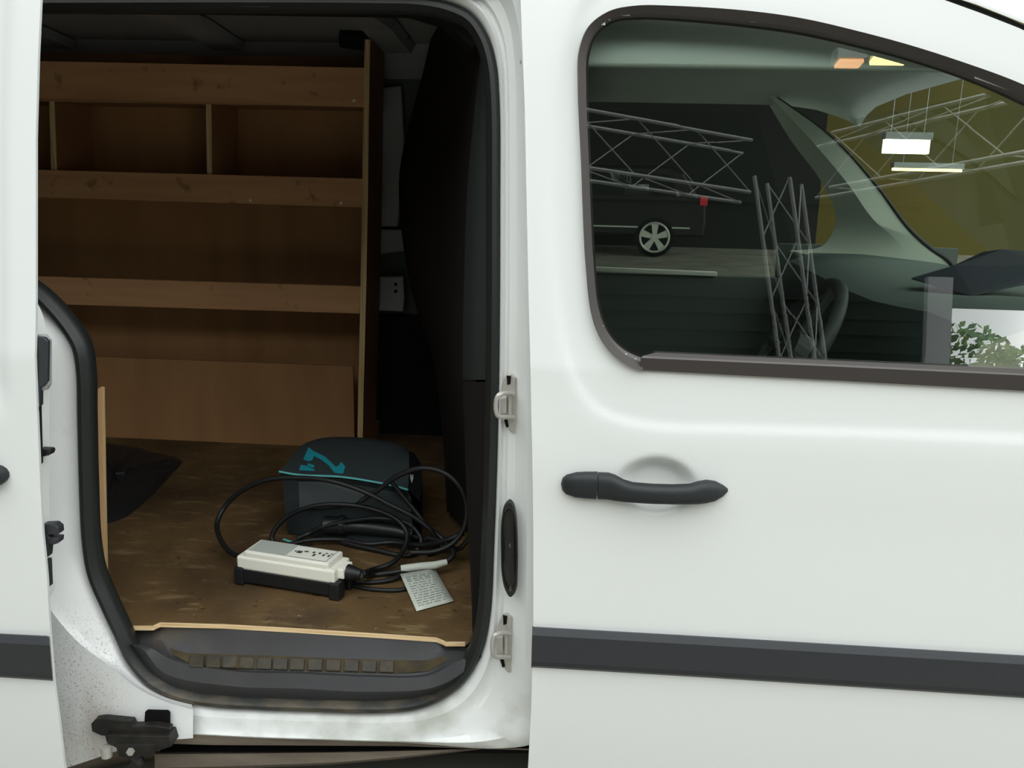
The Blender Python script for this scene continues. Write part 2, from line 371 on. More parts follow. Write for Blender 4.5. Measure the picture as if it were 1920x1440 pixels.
# handle
hp = [(1052, 905, 907, .2), (1055, 894, 917, .5), (1062, 888, 923, .75), (1080, 883, 928, .95), (1100, 882, 930, 1), (1119, 882, 931, 1.02)]
gp_ = [(1121, 883, 931, 1.02), (1140, 883, 931, 1.1), (1152, 886, 932, 1.2), (1168, 894, 933, 1.3), (1185, 898, 933, 1.4), (1220, 900, 934, 1.5), (1260, 901, 935, 1.5), (1290, 901, 936, 1.4), (1306, 897, 937, 1.3), (1322, 896, 937, 1.15), (1340, 900, 935, .9), (1355, 908, 928, .55), (1364, 915, 921, .2)]
def handle(name, H, parent, n=18, dy0=0.0):
    R = []
    for x, y0, y1, k in H:
        c = sat(x, (y0 + y1) / 2, dy0); hz = (sat(x, y0, dy0) - sat(x, y1, dy0)).length / 2; dep = .016 * min(k, 1)
        cy = -.010 * k if k <= 1.02 else -.010 - (k - 1.02) * .03
        R.append([c + Vector((0, cy - dep * math.cos(a) * abs(math.cos(a)) ** -.3, hz * math.copysign(abs(math.sin(a)) ** .75, math.sin(a)))) for a in [2 * math.pi * (q + .5) / n for q in range(n)]])
    V, Fc = grid(R, True); Fc += [tuple(range(n)), tuple(range(len(V) - 1, len(V) - n - 1, -1))]
    return obj(name, V, Fc, M['handle'], parent, smooth=True)
hd = handle('door_handle', gp_, fdoor); lk = handle('lock_cover', hp, fdoor)

# inner trim of the near door, and the door mirror ahead of the frame
obj('door_trim', *box(-.02, 1.05, .07, .10, .35, 1.06), M['cabdark'], fdoor)
# ---- sliding door, slid back along the outside
SE = [(p.z, p.x) for p in (sat(*q, -.07) for q in [(140, 1500), (121, 1440), (112, 1360), (101, 1280), (94, 1190), (88, 1080), (80, 1000), (75, 900), (68, 740), (67, 600), (67, 400), (67, 260), (71, 110), (76, 0), (80, -80)])]; SE.sort()
rows = []
for j in range(121):
    z = .20 + 1.52 * j / 120; xe = lerp_list(SE, z); row = []
    for i in range(61):
        u = (i / 60) ** 1.4; x = xe - u * .86
        y = skinY(z) - .07
        if z > BELT - .12: y += .008 * sstep(.045, .075, xe - x) * sstep(BELT - .12, BELT - .05, z)
        row.append(Vector((x, y, z)))
    rows.append(row)
e = [[r[0] for r in rows], [r[0] + Vector((-.001, .008, 0)) for r in rows], [r[0] + Vector((-.012, .012, 0)) for r in rows], [r[0] + Vector((-.05, .012, 0)) for r in rows]]
sdoor = obj('sliding_door', *join(grid(rows), grid(e)), M['paint'], van, smooth=True)
inn = [(66, 560), (80, 590), (90, 640), (92, 720), (92, 850), (93, 960), (100, 1010), (104, 1060), (100, 1110), (80, 1130)]
ia = [sat(x - 24, y, -.056) for x, y in inn]; ib = [sat(x, y, -.02) for x, y in inn]; ic = [sat(x - 60, y, -.01) for x, y in inn]
obj('door_edge', *loft(ia, ib, ic, n=5), M['paint'], sdoor, smooth=True)
def pxprism(name, pts, Y, dep, m, parent, bevel=0, fn=None):
    fn = fn or (lambda x, y: sat(x, y, Y)); return obj(name, *prism([fn(*p) for p in pts], (0, dep, 0)), m, parent, bevel=bevel)
pxprism('latch_plate_rim', [(56, 628), (84, 628), (92, 638), (92, 722), (86, 732), (56, 734)], -.056, .01, M['galv'], sdoor, .002)
pxprism('latch_plate', [(56, 632), (82, 632), (89, 640), (88, 716), (80, 725), (56, 728)], -.062, .01, M['plastic'], sdoor, .002)
pxprism('latch_stem', [(62, 724), (75, 724), (75, 760), (72, 764), (62, 764)], -.062, .01, M['plastic'], sdoor)
pxprism('edge_line', [(64, 764), (72, 764), (75, 870), (66, 880)], -.064, .01, M['rubber'], sdoor)  # thin black strip along the door's inner edge
pxprism('buffer', [(72, 842), (92, 843), (95, 848), (92, 854), (74, 858)], -.052, .018, M['rubber'], sdoor, .002)
pxprism('guide_block', [(78, 984), (100, 983), (109, 990), (110, 1002), (90, 1004), (90, 1008), (110, 1009), (109, 1019), (100, 1022), (90, 1021), (88, 1046), (82, 1046)], -.055, .02, M['plastic'], sdoor, .002)
pxprism('guide_pin', [(84, 1050), (91, 1050), (93, 1100), (88, 1100)], -.055, .012, M['plastic'], sdoor, .001)
strip('rub_strip', [(-700, 1170), (-300, 1177), (0, 1187), (86, 1191), (92, 1192)], [(-700, 1244), (-300, 1256), (0, 1271), (92, 1277), (99, 1278)], .016, sdoor, -.07)
handle('door_handle', [(-300, 871, 905, .3), (-280, 866, 909, .9), (-200, 868, 908, 1.0), (-60, 868, 907, 1.0), (0, 869, 908, .95), (8, 872, 905, .8), (14, 877, 900, .55), (18, 885, 893, .2)], sdoor, dy0=-.07)

# ---- door aperture: frame, quarter panel, rubber seal
AP = [(-60, -6), (75, -6), (400, -7), (700, -6), (790, -3), (845, 8), (885, 28), (912, 65), (928, 115), (935, 190), (936, 400), (935, 640), (931, 850), (925, 1020), (918, 1150), (902, 1222), (874, 1273), (835, 1306), (785, 1327), (720, 1334), (600, 1332), (480, 1328), (400, 1323), (360, 1317)]
R1 = [(-60, -30), (75, -32), (400, -34), (700, -34), (795, -30), (858, -10), (898, 16), (924, 58), (938, 112), (942, 190), (943, 400), (942, 640), (938, 850), (933, 1020), (927, 1150), (918, 1232), (892, 1290), (852, 1328), (797, 1349), (725, 1355), (600, 1353), (480, 1349), (400, 1345), (362, 1341)]
R2 = [(-60, -60), (75, -60), (400, -60), (700, -60), (815, -55), (900, -35), (935, 0), (955, 45), (964, 105), (968, 190), (969, 400), (968, 640), (966, 850), (964, 1020), (961, 1150), (957, 1240), (945, 1312), (920, 1356), (880, 1376), (760, 1388), (600, 1384), (480, 1380), (400, 1376), (362, 1374)]
R3 = [(-60, -90), (75, -90), (400, -90), (700, -90), (830, -85), (930, -60), (975, -20), (985, 30), (992, 100), (996, 190), (1000, 400), (1006, 640), (1010, 850), (1012, 1020), (1012, 1150), (1010, 1250), (1006, 1330), (1003, 1390), (940, 1403), (760, 1393), (600, 1388), (480, 1384), (400, 1380), (362, 1378)]
def ring(P, dy, dy2=None):                     # dy2: depth at the pillar, where the frame sits deeper
    return [sat(x, y, dy if dy2 is None else dy + (dy2 - dy) * (sstep(2, 7, i) - sstep(15, 18, i))) for i, (x, y) in enumerate(P)]
ra, rb = ring(AP, .078), ring(R1, .050, .060)
frame_rows = [catmull(r, 6) for r in (ring(AP, .112), ra, ring([(a[0] * .5 + b[0] * .5, a[1] * .5 + b[1] * .5) for a, b in zip(AP, R1)], .064), rb, ring([(a[0] * .82 + b[0] * .18, a[1] * .82 + b[1] * .18) for a, b in zip(R1, R2)], .048, .068), ring([(a[0] * .6 + b[0] * .4, a[1] * .6 + b[1] * .4) for a, b in zip(R1, R2)], .046, .069), ring([(a[0] * .5 + b[0] * .5, a[1] * .5 + b[1] * .5) for a, b in zip(R1, R2)], .045, .059), ring(R2, .040, .058), ring([(a[0] * .5 + b[0] * .5, a[1] * .5 + b[1] * .5) for a, b in zip(R2, R3)], .026, .036), ring(R3, .03, .036), ring(R3, .12))]
sframe = obj('side_frame', *grid(frame_rows), M['frame'], van, smooth=True)
QA = [(360, 1317), (312, 1302), (275, 1280), (240, 1240), (217, 1192), (190, 1135), (167, 1080), (156, 1020), (150, 900), (147, 780), (145, 700), (138, 655), (125, 630), (100, 597), (67, 563), (10, 520), (-60, 430), (-100, 300), (-115, 150), (-100, 20), (-60, -12)]
QB = [(360, 1322), (308, 1308), (268, 1287), (230, 1249), (203, 1200), (170, 1140), (146, 1082), (122, 1026), (112, 915), (108, 790), (106, 700), (98, 650), (84, 622), (62, 592), (30, 560), (-25, 510), (-90, 430), (-130, 300), (-145, 150), (-135, 10), (-80, -50)]
QC = [(362, 1330), (312, 1316), (257, 1290), (212, 1253), (150, 1207), (107, 1160), (82, 1122), (62, 1080), (50, 940), (40, 800), (36, 700), (30, 640), (15, 600), (-5, 570), (-40, 530), (-90, 490), (-140, 430), (-180, 300), (-190, 150), (-180, 0), (-100, -80)]
QD = [(362, 1384), (318, 1388), (270, 1397), (220, 1408), (170, 1425), (120, 1441), (70, 1455), (0, 1470), (-80, 1300), (-120, 1000), (-120, 800), (-120, 700), (-130, 650), (-140, 600), (-160, 560), (-200, 500), (-240, 430), (-270, 300), (-280, 150), (-260, -20), (-150, -110)]
QH = [(a[0] * .5 + b[0] * .5 , a[1] * .5 + b[1] * .5) for a, b in zip(QC, QD)]
q_rows = [catmull(r, 6) for r in (ring(QA, .112), ring(QA, .078), ring(QB, .062), ring([(b[0] * .3 + c[0] * .7, b[1] * .3 + c[1] * .7) for b, c in zip(QB, QC)], .046), ring(QC, .032), ring([(b[0] * .92 + c[0] * .08, b[1] * .92 + c[1] * .08) for b, c in zip(QC, QD)], .032), ring(QH, .026), ring(QD, .022), ring(QD, .14))]
obj('rear_quarter_panel', *grid(q_rows), M['quarter'], van, smooth=True)
SL = AP[:-1] + QA[:-2]
slp = [sat(x, y, .072) for x, y in SL]; ctr = Vector((-.55, .07, 1.1))
path = catmull(slp, 6, True); N = len(path); srows = []
for i, p in enumerate(path):
    t = (path[(i + 1) % N] - path[i - 1]).normalized(); nin = Vector((t.z, 0, -t.x)); nin.normalize()
    if nin.dot(ctr - p) < 0 and False: nin = -nin
    prof = [(.000, .012), (-.001, -.004), (.004, -.010), (.012, -.011), (.017, -.004), (.020, .001), (.024, .006), (.026, .022), (.020, .035)]
    srows.append([p + nin * a + Vector((0, b, 0)) for a, b in prof])
seal = obj('door_seal', *grid(srows, False, True), M['seal'], van, smooth=True)

# sill step under the plywood
ZF = at(580, 1185, .13).z
P = [([(225, 1172), (290, 1177), (300, 1172), (430, 1178), (560, 1186), (690, 1193), (820, 1200), (835, 1210), (895, 1212)], .145),
     ([(228, 1180), (285, 1184), (302, 1182), (430, 1188), (560, 1195), (690, 1202), (818, 1209), (838, 1217), (896, 1218)], .14),
     ([(236, 1195), (280, 1196), (318, 1204), (440, 1220), (560, 1225), (690, 1230), (800, 1230), (845, 1220), (896, 1222)], .128),
     ([(240, 1205), (284, 1212), (330, 1232), (440, 1255), (560, 1259), (690, 1265), (800, 1263), (852, 1236), (898, 1226)], .102),
     ([(243, 1208), (280, 1214), (325, 1238), (440, 1259), (560, 1263), (690, 1269), (803, 1267), (858, 1240), (899, 1228)], .080),
     ([(248, 1210), (268, 1218), (308, 1262), (440, 1287), (560, 1291), (690, 1297), (812, 1289), (872, 1258), (902, 1230)], .068),
     ([(250, 1212), (262, 1222), (303, 1268), (440, 1293), (560, 1297), (690, 1303), (816, 1294), (878, 1262), (904, 1231)], .078),
     ([(252, 1220), (262, 1236), (306, 1282), (440, 1309), (560, 1314), (690, 1319), (820, 1306), (884, 1266), (908, 1225)], .088),
     ([(240, 1240), (255, 1258), (306, 1300), (440, 1326), (560, 1330), (690, 1334), (830, 1312), (892, 1270), (912, 1220)], .10)]
step = obj('sill_step', *grid([catmull([at(x, y, Y) for x, y in l], 8) for l, Y in P]), M['step'], van, smooth=True)
stc = caster(*grid([catmull([at(x, y, Y) for x, y in l], 8) for l, Y in P]))
tb2 = [[stc(x, y, .0012) for x, y in l] for l in ([(318, 1214), (345, 1224), (390, 1226), (500, 1229), (620, 1234), (740, 1238), (800, 1238), (830, 1230)], [(322, 1226), (352, 1242), (395, 1250), (500, 1255), (620, 1260), (740, 1263), (806, 1258), (842, 1236)])]
obj('tread_mat', *grid([tb2[0], [a.lerp(b, .5) for a, b in zip(*tb2)], tb2[1]]), mat('muddy_step_strip', '#3b352a', .8, .2, bump=.6, bscale=200, var='#54482f', vscale=(30, 30, 30), vmix=.35), step, smooth=True)
pads = [369, 401, 432, 464, 497, 527, 558, 592, 626, 660, 693, 726]
for k, x in enumerate(pads):
    y0 = 1222 + (x - 369) * .026; h = 13.5
    a = [(x - h, y0 + 8), (x + h, y0 + 9), (x + h - 1, y0 + 31), (x - h - 1, y0 + 30)]
    q = [stc(px, py, .0) for px, py in a]; nn = (q[1] - q[0]).cross(q[3] - q[0]).normalized()
    if nn.y > 0: nn = -nn
    obj('tread_pad', *prism([p - nn * .002 for p in q], nn * .0075), M['tread'], step, bevel=.002)

# B pillar fittings
def striker(xo, yo, parent):
    f = lambda x, y, dy: sat(x + xo, y + yo, dy + .016)
    pl = obj('striker_plate', *prism([f(x, y, .036) for x, y in [(950, 703), (958, 700), (967, 708), (965, 812), (958, 810), (948, 796), (938, 784), (940, 726)]], (0, .02, 0)), M['steel'], parent, bevel=.002)
    loop = catmull([f(x, y, d) for x, y, d in [(962, 738, .03), (948, 737, .012), (936, 740, .002), (931, 748, .0), (930, 770, .0), (934, 780, .003), (948, 782, .014), (962, 782, .03)]], 5)
    obj('striker_loop', *tube(loop, .0042, 8), M['steel'], pl, smooth=True)
    obj('striker_bolt', *prism([f(x, y, .024) for x, y in [(938, 746), (950, 745), (950, 776), (938, 777)]], (0, .015, 0)), M['steel'], pl, bevel=.002)
    obj('striker_post', *prism([f(x, y, .026) for x, y in [(953, 742), (959, 742), (959, 778), (953, 778)]], (0, .012, 0)), M['steel'], pl, bevel=.001)
    for pts in ([(950, 704), (958, 706), (957, 720), (951, 722)], [(945, 788), (951, 786), (954, 800), (949, 802)]):
        obj('fixing_slot', *prism([f(x, y, .034) for x, y in pts], (0, .004, 0)), M['dark'], pl)
striker(0, 0, van); striker(-7, 450, van)
oval = [(955, 940), (945, 950), (940, 975), (939, 1030), (941, 1080), (948, 1108), (957, 1120), (967, 1110), (970, 1080), (970, 1010), (967, 965), (962, 946)]
gm = catmull([sat(x, y, .030) for x, y in oval], 5, True)
gc = sum(gm, Vector()) / len(gm)
rr = [[gc + (p - gc) * k + Vector((0, d, 0)) for p in gm] for k, d in ((1.0, .012), (.98, -.003), (.86, -.004), (.80, .004), (.5, .009), (.05, .010))]
obj('pillar_grommet', *grid(rr, True), mat('grommet_rubber', '#1c1c1a', .45), van, smooth=True)

# lower track, hole and roller arm
trk = [[(300, 1374), (400, 1378), (600, 1386), (760, 1392), (900, 1400), (1000, 1404)], [(300, 1394), (400, 1397), (600, 1398), (760, 1399), (900, 1404), (1000, 1407)]]
obj('track_cover', *grid([[at(x, y, .045) for x, y in trk[0]], [at(x, y, .05) for x, y in trk[1]], [at(x, y, .12) for x, y in trk[1]]]), M['rail'], van)
obj('track_channel', *grid([[at(x, y, .10) for x, y in [(300, 1385), (480, 1390), (700, 1392), (1000, 1398)]], [at(x, y, .10) for x, y in [(300, 1420), (480, 1418), (700, 1412), (1000, 1412)]]]), M['dark'], van)
obj('track_rail', *grid([[at(x, y, Y) for x, y in l] for l, Y in (([(290, 1408), (450, 1409), (620, 1408), (760, 1405), (860, 1402), (900, 1401)], .11), ([(290, 1414), (450, 1413), (620, 1411), (760, 1408), (860, 1405), (902, 1402)], .07), ([(290, 1440), (450, 1436), (620, 1430), (740, 1420), (850, 1408), (904, 1403)], .068), ([(290, 1446), (450, 1441), (620, 1434), (740, 1424), (850, 1411), (906, 1404)], .1))]), M['rail'], van, smooth=True)
obj('panel_hole', *prism([sat(x, y, .018) for x, y in [(272, 1335), (276, 1332), (314, 1333), (318, 1337), (318, 1368), (270, 1366)]], (0, .004, 0)), M['dark'], van)
arm = obj('roller_arm', *join(prism([at(x, y, .012) for x, y in [(170, 1358), (178, 1350), (192, 1348), (246, 1353), (250, 1362), (290, 1361), (318, 1366), (316, 1380), (300, 1384), (190, 1380), (172, 1372)]], (0, .018, 0)), prism([at(x, y, .002) for x, y in [(196, 1379), (316, 1381), (322, 1400), (298, 1408), (220, 1404), (200, 1394)]], (0, .035, 0))), M['grease'], van, bevel=.002)
obj('roller_bracket', *prism([at(x, y, .0) for x, y in [(216, 1396), (292, 1396), (290, 1414), (262, 1420), (250, 1440), (246, 1425), (220, 1418)]], (0, .04, 0)), M['grease'], arm, bevel=.003)
obj('roller', *disc(at(199, 1400, .0), (0, 0, -1), .011, .022, 16), M['steel'], arm, smooth=False)
obj('pivot_bolt', *disc(at(246, 1408, .0), (0, -1, 0), .008, .006, 6), M['steel'], arm)
obj('arm_link', *tube([at(250, 1415, .01), at(262, 1428, .01), at(240, 1450, .01), at(225, 1465, .01)], .012, 8), M['grease'], arm)
# underbody
obj('underbody', *box(-2.0, 1.1, .16, 1.6, .24, .30), M['dark'], van)
obj('wheel_arch_liner', *grid([[at(x, y, .05) for x, y in [(60, 1445), (130, 1436), (220, 1408), (300, 1398)]], [at(x, y, .35) for x, y in [(60, 1470), (130, 1465), (220, 1440), (300, 1425)]]]), M['rail'], van)

# ---- load space shell
obj('load_floor_pan', *box(-2.2, -.1, .19, 1.6, .40, ZF - .014), M['dark'], van)
obj('far_side_wall', *box(-2.2, -.1, 1.60, 1.64, .30, 1.86), M['cabdark'], van)
obj('rear_doors', *box(-2.24, -2.2, .05, 1.64, .30, 1.86), M['cabdark'], van)
obj('load_ceiling', *grid([[Vector((x, y, z)) for x in (-2.22, -1.4, -.7, -.05)] for y, z in ((.12, 1.715), (.2, 1.76), (.6, 1.83), (1.2, 1.84), (1.5, 1.81), (1.61, 1.70))]), M['galv'], van, smooth=True)
for x in (-1.75, -1.18, -.62):
    obj('roof_bow', *grid([[Vector((x + dx, y, z - dz)) for dx, dz in ((-.06, 0), (-.045, .025), (.045, .025), (.06, 0))] for y, z in ((.14, 1.72), (.25, 1.765), (.6, 1.825), (1.2, 1.835), (1.5, 1.805))]), M['galv'], van)
obj('cant_rail', *grid([[sat(x, y, Y) for x, y in l] for l, Y in (([(-200, -20), (75, -6), (400, -8), (780, -4), (850, 14), (900, 60)], .098), ([(-200, 14), (75, 20), (400, 20), (770, 24), (836, 42), (886, 90)], .11), ([(-200, 20), (75, 26), (400, 28), (765, 34), (826, 52), (880, 100)], .2))]), M['dark'], van)
def wallpanel(pts, Y, m, name='wall_panel'): return obj(name, *prism([at(x, y, Y) for x, y in pts], (0, .02, 0)), m, van, bevel=.006)
wallpanel([(40, 24), (560, 30), (700, 40), (700, 120), (40, 110)], 1.58, M['galv'])
wallpanel([(704, 166), (752, 160), (760, 300), (746, 425), (704, 425)], 1.56, M['galv'])
wallpanel([(688, 430), (770, 430), (770, 470), (688, 480)], 1.56, M['galv'])
wallpanel([(684, 520), (756, 518), (758, 560), (756, 585), (684, 582)], 1.52, M['galv'])
wallpanel([(690, 590), (830, 592), (830, 850), (690, 850)], 1.58, mat('black_lower_lining', '#06090b', .7, .2))
for y in (533, 546): obj('panel_hole', *disc(at(742, y, 1.519), (0, -1, 0), .006, .003, 10), M['dark'], van)
bl = [[(824, -30, 1.45), (818, 20, 1.45), (792, 140, 1.42), (760, 260, 1.40), (748, 340, 1.38), (756, 460, 1.30), (778, 570, 1.2), (806, 650, 1.1), (822, 740, 1.0), (832, 850, .9), (838, 960, .8)],
      [(842, -30, 1.1), (835, 20, 1.1), (815, 140, 1.1), (790, 260, 1.1), (772, 340, 1.08), (776, 460, 1.02), (795, 570, .98), (818, 650, .95), (830, 740, .9), (838, 850, .8), (845, 960, .75)],
      [(868, -30, .8), (862, 20, .8), (850, 140, .8), (838, 260, .78), (828, 340, .78), (826, 460, .76), (832, 570, .74), (838, 650, .72), (846, 740, .70), (872, 850, .62), (886, 1010, .5)],
      [(880, -30, .5), (876, 20, .5), (872, 140, .5), (862, 260, .52), (856, 340, .54), (850, 460, .55), (848, 570, .55), (850, 650, .54), (862, 740, .5), (884, 850, .45), (895, 1040, .38)],
      [(900, -30, .25), (898, 20, .25), (893, 140, .25), (886, 260, .27), (880, 340, .28), (876, 460, .30), (874, 570, .30), (874, 650, .30), (878, 740, .28), (892, 850, .25), (898, 1080, .22)]]
obj('bulkhead', *grid([catmull([at(*p) for p in l], 5) for l in bl]), M['bulk'], van, smooth=True)
obj('bulkhead_end', *grid([catmull([at(*p) for p in l], 5) for l in (bl[4], [(a + 6, b, .22) for a, b, c in bl[4]], [(a + 16, b, .20) for a, b, c in bl[4]])]), M['bulk'], van, smooth=True)
obj('bulkhead_cover', *box(-.09, -.07, .14, 1.6, .3, 1.78), M['bulk'], van)
obj('bulkhead_back', *grid([catmull([at(*p) for p in bl[0]], 5), catmull([Vector((-.08, 1.6, at(*p).z)) for p in bl[0]], 5)]), M['bulk'], van)
pl1 = [(904, 70), (896, 150), (886, 240), (876, 360), (871, 500), (868, 620), (868, 712)]; pr1 = [(907, 60), (910, 150), (911, 240), (912, 360), (912, 500), (912, 620), (911, 712)]
obj('pillar_trim', *grid([catmull([sat(a[0] * (1 - f) + b[0] * f, a[1] * (1 - f) + b[1] * f, Y) for a, b in zip(pl1, pr1)], 5) for f, Y in ((0, .15), (.3, .118), (.7, .104), (1, .097))]), M['trim'], van, smooth=True)
pl2 = [(868, 716), (872, 850), (878, 1000), (884, 1120), (886, 1190)]; pr2 = [(911, 716), (909, 850), (904, 1000), (899, 1120), (895, 1190)]
obj('lower_pillar_trim', *grid([catmull([sat(a[0] * (1 - f) + b[0] * f, a[1] * (1 - f) + b[1] * f, Y) for a, b in zip(pl2, pr2)], 5) for f, Y in ((0, .15), (.3, .118), (.7, .104), (1, .097))]), M['bulk'], van, smooth=True)
obj('trim_clip', *disc(at(757, 66, 1.4), (0, -1, 0), .02, .01, 16), M['rubber'], van)
# ---- roof and windscreen surround
TX = [-2.2, -1.5, -.8, -.1, .3, .5, .62, .70, .78, .88, 1.0, 1.12]
rf_rows = []
for dz, dy in ((.004, .002), (.012, .002), (.030, .010), (.052, .028)):
    rf_rows.append([Vector((x, skinY(lerp_list(TOPC, max(x, -.1))) + dy, lerp_list(TOPC, max(x, -.1)) + dz + .003)) for x in TX])
obj('roof_side', *grid(rf_rows), M['paint'], van, smooth=True)
rr_ = [rf_rows[-1][:7]] + [[Vector((x, y, 1.80 + z + (0 if x < .4 else -.05 * (x - .4)))) for x in TX[:7]] for y, z in ((.2, .06), (.5, .10), (.85, .11), (1.2, .10), (1.5, .06), (1.62, 0), (1.66, -.1))]
obj('roof', *grid(rr_), M['paint'], van, smooth=True)
obj('gap_backing', *tube([p + Vector((0, .016, .004)) for p in top_row[::6]], .009, 8), M['rubber'], van)  # black tube added so the gap above the door reads dark
obj('windscreen_surround', *tube([p + Vector((.01, .015, .012)) for p in rf_rows[-1][6:]], .008, 8), M['rubber'], van)

# ---- cab seen through the side window
LZ = [(.10, 1.60), (.16, 1.665), (.30, 1.70), (.7, 1.715), (1.1, 1.71), (1.35, 1.695), (1.44, 1.675), (1.50, 1.645)]
obj('headliner', *grid([[Vector((x, y, z - (.0 if x < .6 else (x - .6) ** 2 * (.9 if y > .2 else .6)))) for x in (-.12, .1, .3, .5, .62, .72, .80, .86)] for y, z in LZ]), M['liner'], van, smooth=True, thick=.01)
pl = [(1415, 190, 1.52), (1428, 172, 1.50), (1490, 262, 1.52), (1542, 340, 1.53), (1566, 405, 1.54), (1560, 470, 1.55), (1478, 466, 1.58)]
pl_l = [(1428, 172, 1.52), (1482, 262, 1.53), (1540, 340, 1.54), (1566, 400, 1.55), (1564, 430, 1.56), (1540, 462, 1.57), (1480, 470, 1.58)]
pl_m = [(1432, 170, 1.45), (1520, 262, 1.46), (1590, 345, 1.46), (1636, 410, 1.46), (1680, 450, 1.46), (1700, 480, 1.46), (1710, 520, 1.46)]
pl_r = [(1440, 172, 1.46), (1560, 259, 1.45), (1640, 347, 1.45), (1700, 427, 1.45), (1745, 468, 1.44), (1775, 488, 1.42), (1800, 520, 1.40)]
obj('windscreen_pillar', *grid([catmull([at(*p) for p in l], 5) for l in (pl_l, pl_m, pl_r)]), M['pillar'], van, smooth=True)
obj('pillar_gasket', *tube(catmull([at(x + 3, y, Y) for x, y, Y in pl_r], 5), lambda t: .002 + .008 * t, 8), M['rubber'], van)
fdw = [(0.0, 1.60), (.50, 1.60), (.60, 1.53), (.66, 1.40)]
fd = obj('far_door', *join(box(-.10, 1.25, 1.58, 1.62, .35, 1.085), box(-.10, -.03, 1.56, 1.60, 1.08, 1.62), box(.66, 1.25, 1.60, 1.62, 1.08, 1.2)), M['cabdark'], van)
obj('waist_rail', *obox(at(1100, 500, 1.565), at(1345, 510, 1.565) - at(1100, 500, 1.565), Vector((0, .02, 0)), Vector((0, 0, -.016))), mat('pale_waist_rail', '#e8e8da', .5), fd, bevel=.003)
obj('window_glass', [(-.03, 1.60, 1.08), (.75, 1.60, 1.08), (.55, 1.59, 1.62), (-.03, 1.59, 1.62)], [(0, 1, 2, 3)], M['screen'], fd)
dprof = [(.68, .70), (.69, .95), (.70, 1.06), (.73, 1.125), (.80, 1.155), (.95, 1.16), (1.15, 1.15), (1.45, 1.10)]
obj('dashboard', *grid([[Vector((x + (.05 * math.sin((y - .2) * 3)), y, z + .02 * math.sin(y * 5))) for x, z in dprof] for y in (.10, .15, .3, .5, .7, .9, 1.1, 1.3, 1.45, 1.5, 1.56)]), M['dash'], van, smooth=True)
navy_px = [(1705, 523, .9), (1790, 498, .9), (1845, 472, .9), (1880, 467, .9), (1950, 474, .9), (1980, 500, .85), (1920, 535, .75), (1822, 556, .7)]
obj('navy_reflection', *prism([at(*p) for p in navy_px], (.02, .06, -.005)), M['navy'], van, bevel=.01)  # navy reflection over the dash, built as a dark slab
M['wheelgrip'] = mat('dark_wheel_grip', '#2c302e', .6, .3)
sw = Vector((.47, .50, 1.03)); sa = Vector((-.86, 0, .5)).normalized(); sx = Vector((0, 1, 0)); sy = sa.cross(sx)
ringp = [sw + (sx * math.cos(t) + sy * math.sin(t)) * .185 for t in [2 * math.pi * k / 40 for k in range(40)]]
stw = obj('steering_wheel', *tube(ringp, .015, 10, True), M['wheelgrip'], van, smooth=True)
for t in (0, math.pi, -math.pi / 2): obj('spoke', *tube([sw, sw + (sx * math.cos(t) + sy * math.sin(t)) * .18], .012, 8), M['wheelgrip'], stw)
obj('wheel_hub', *disc(sw - sa * .03, sa, .06, .04, 20), M['wheelgrip'], stw)
obj('steering_column', *bar(sw - sa * .02, sw - sa * .35, .04, 10), M['wheelgrip'], van)
obj('cab_floor', *box(-.1, 1.4, .1, 1.58, .38, .42), M['cabdark'], van)
obj('windscreen', [(.83, .18, 1.60), (.83, 1.57, 1.60), (1.45, 1.57, 1.10), (1.45, .12, 1.10)], [(0, 1, 2, 3)], M['screen'], van)
obj('bonnet', *grid([[Vector((x, y, z)) for x, z in ((1.10, 1.075), (1.40, 1.10), (1.6, 1.05), (1.9, .98), (2.1, .85), (2.15, .5))] for y in (.06, .2, .8, 1.4, 1.55)]), M['paint'], van, smooth=True)
obj('front_wing', *grid([[Vector((x, skinY(z) + (.0 if x < 1.8 else (x - 1.8) * .4), z)) for x in (1.126, 1.3, 1.5, 1.8, 2.1)] for z in (.25, .45, .62, .8, 1.0, 1.08)]), M['paint'], van, smooth=True)

# ================================================================== LOAD SPACE CONTENTS
def two_tone(o, m2, test):
    o.data.materials.append(m2)
    for p in o.data.polygons:
        if test(p.normal): p.material_index = 1

# plywood floor with its cut front edge
fe = [(232, 1173), (287, 1173), (293, 1170), (300, 1167), (420, 1170), (560, 1178), (700, 1187), (818, 1195), (828, 1199), (836, 1203), (872, 1203), (886, 1190)]
fpts = [atz(x, y, ZF) for x, y in fe] + [Vector((-.135, .2, ZF)), Vector((-.135, 1.59, ZF)), Vector((-2.15, 1.59, ZF)), Vector((-2.15, .18, ZF)), Vector((-1.0, .15, ZF))]
fl = obj('plywood_floor', *prism(fpts, (0, 0, -.011)), M['floorply'])
two_tone(fl, M['plyfront'], lambda n: abs(n.z) < .5)
tag(fl, 'worn brown plywood board covering the van load floor', 'floorboard')
# wheel arch panel standing at the left
wp = obj('wheel_arch_panel', *prism([at(x, y, .24) for x, y in [(120, 748), (172, 738), (187, 727), (191, 728), (194, 900), (198, 1090)]] + [Vector((at(198, 1090, .24).x, .24, ZF)), Vector((at(150, 1090, .24).x, .24, ZF)), at(140, 900, .24)], (0, .012, 0)), M['pine'])
two_tone(wp, M['plyedge'], lambda n: abs(n.y) < .5)
tag(wp, 'pale plywood wheel arch panel upright beside the left door seal', 'panel')

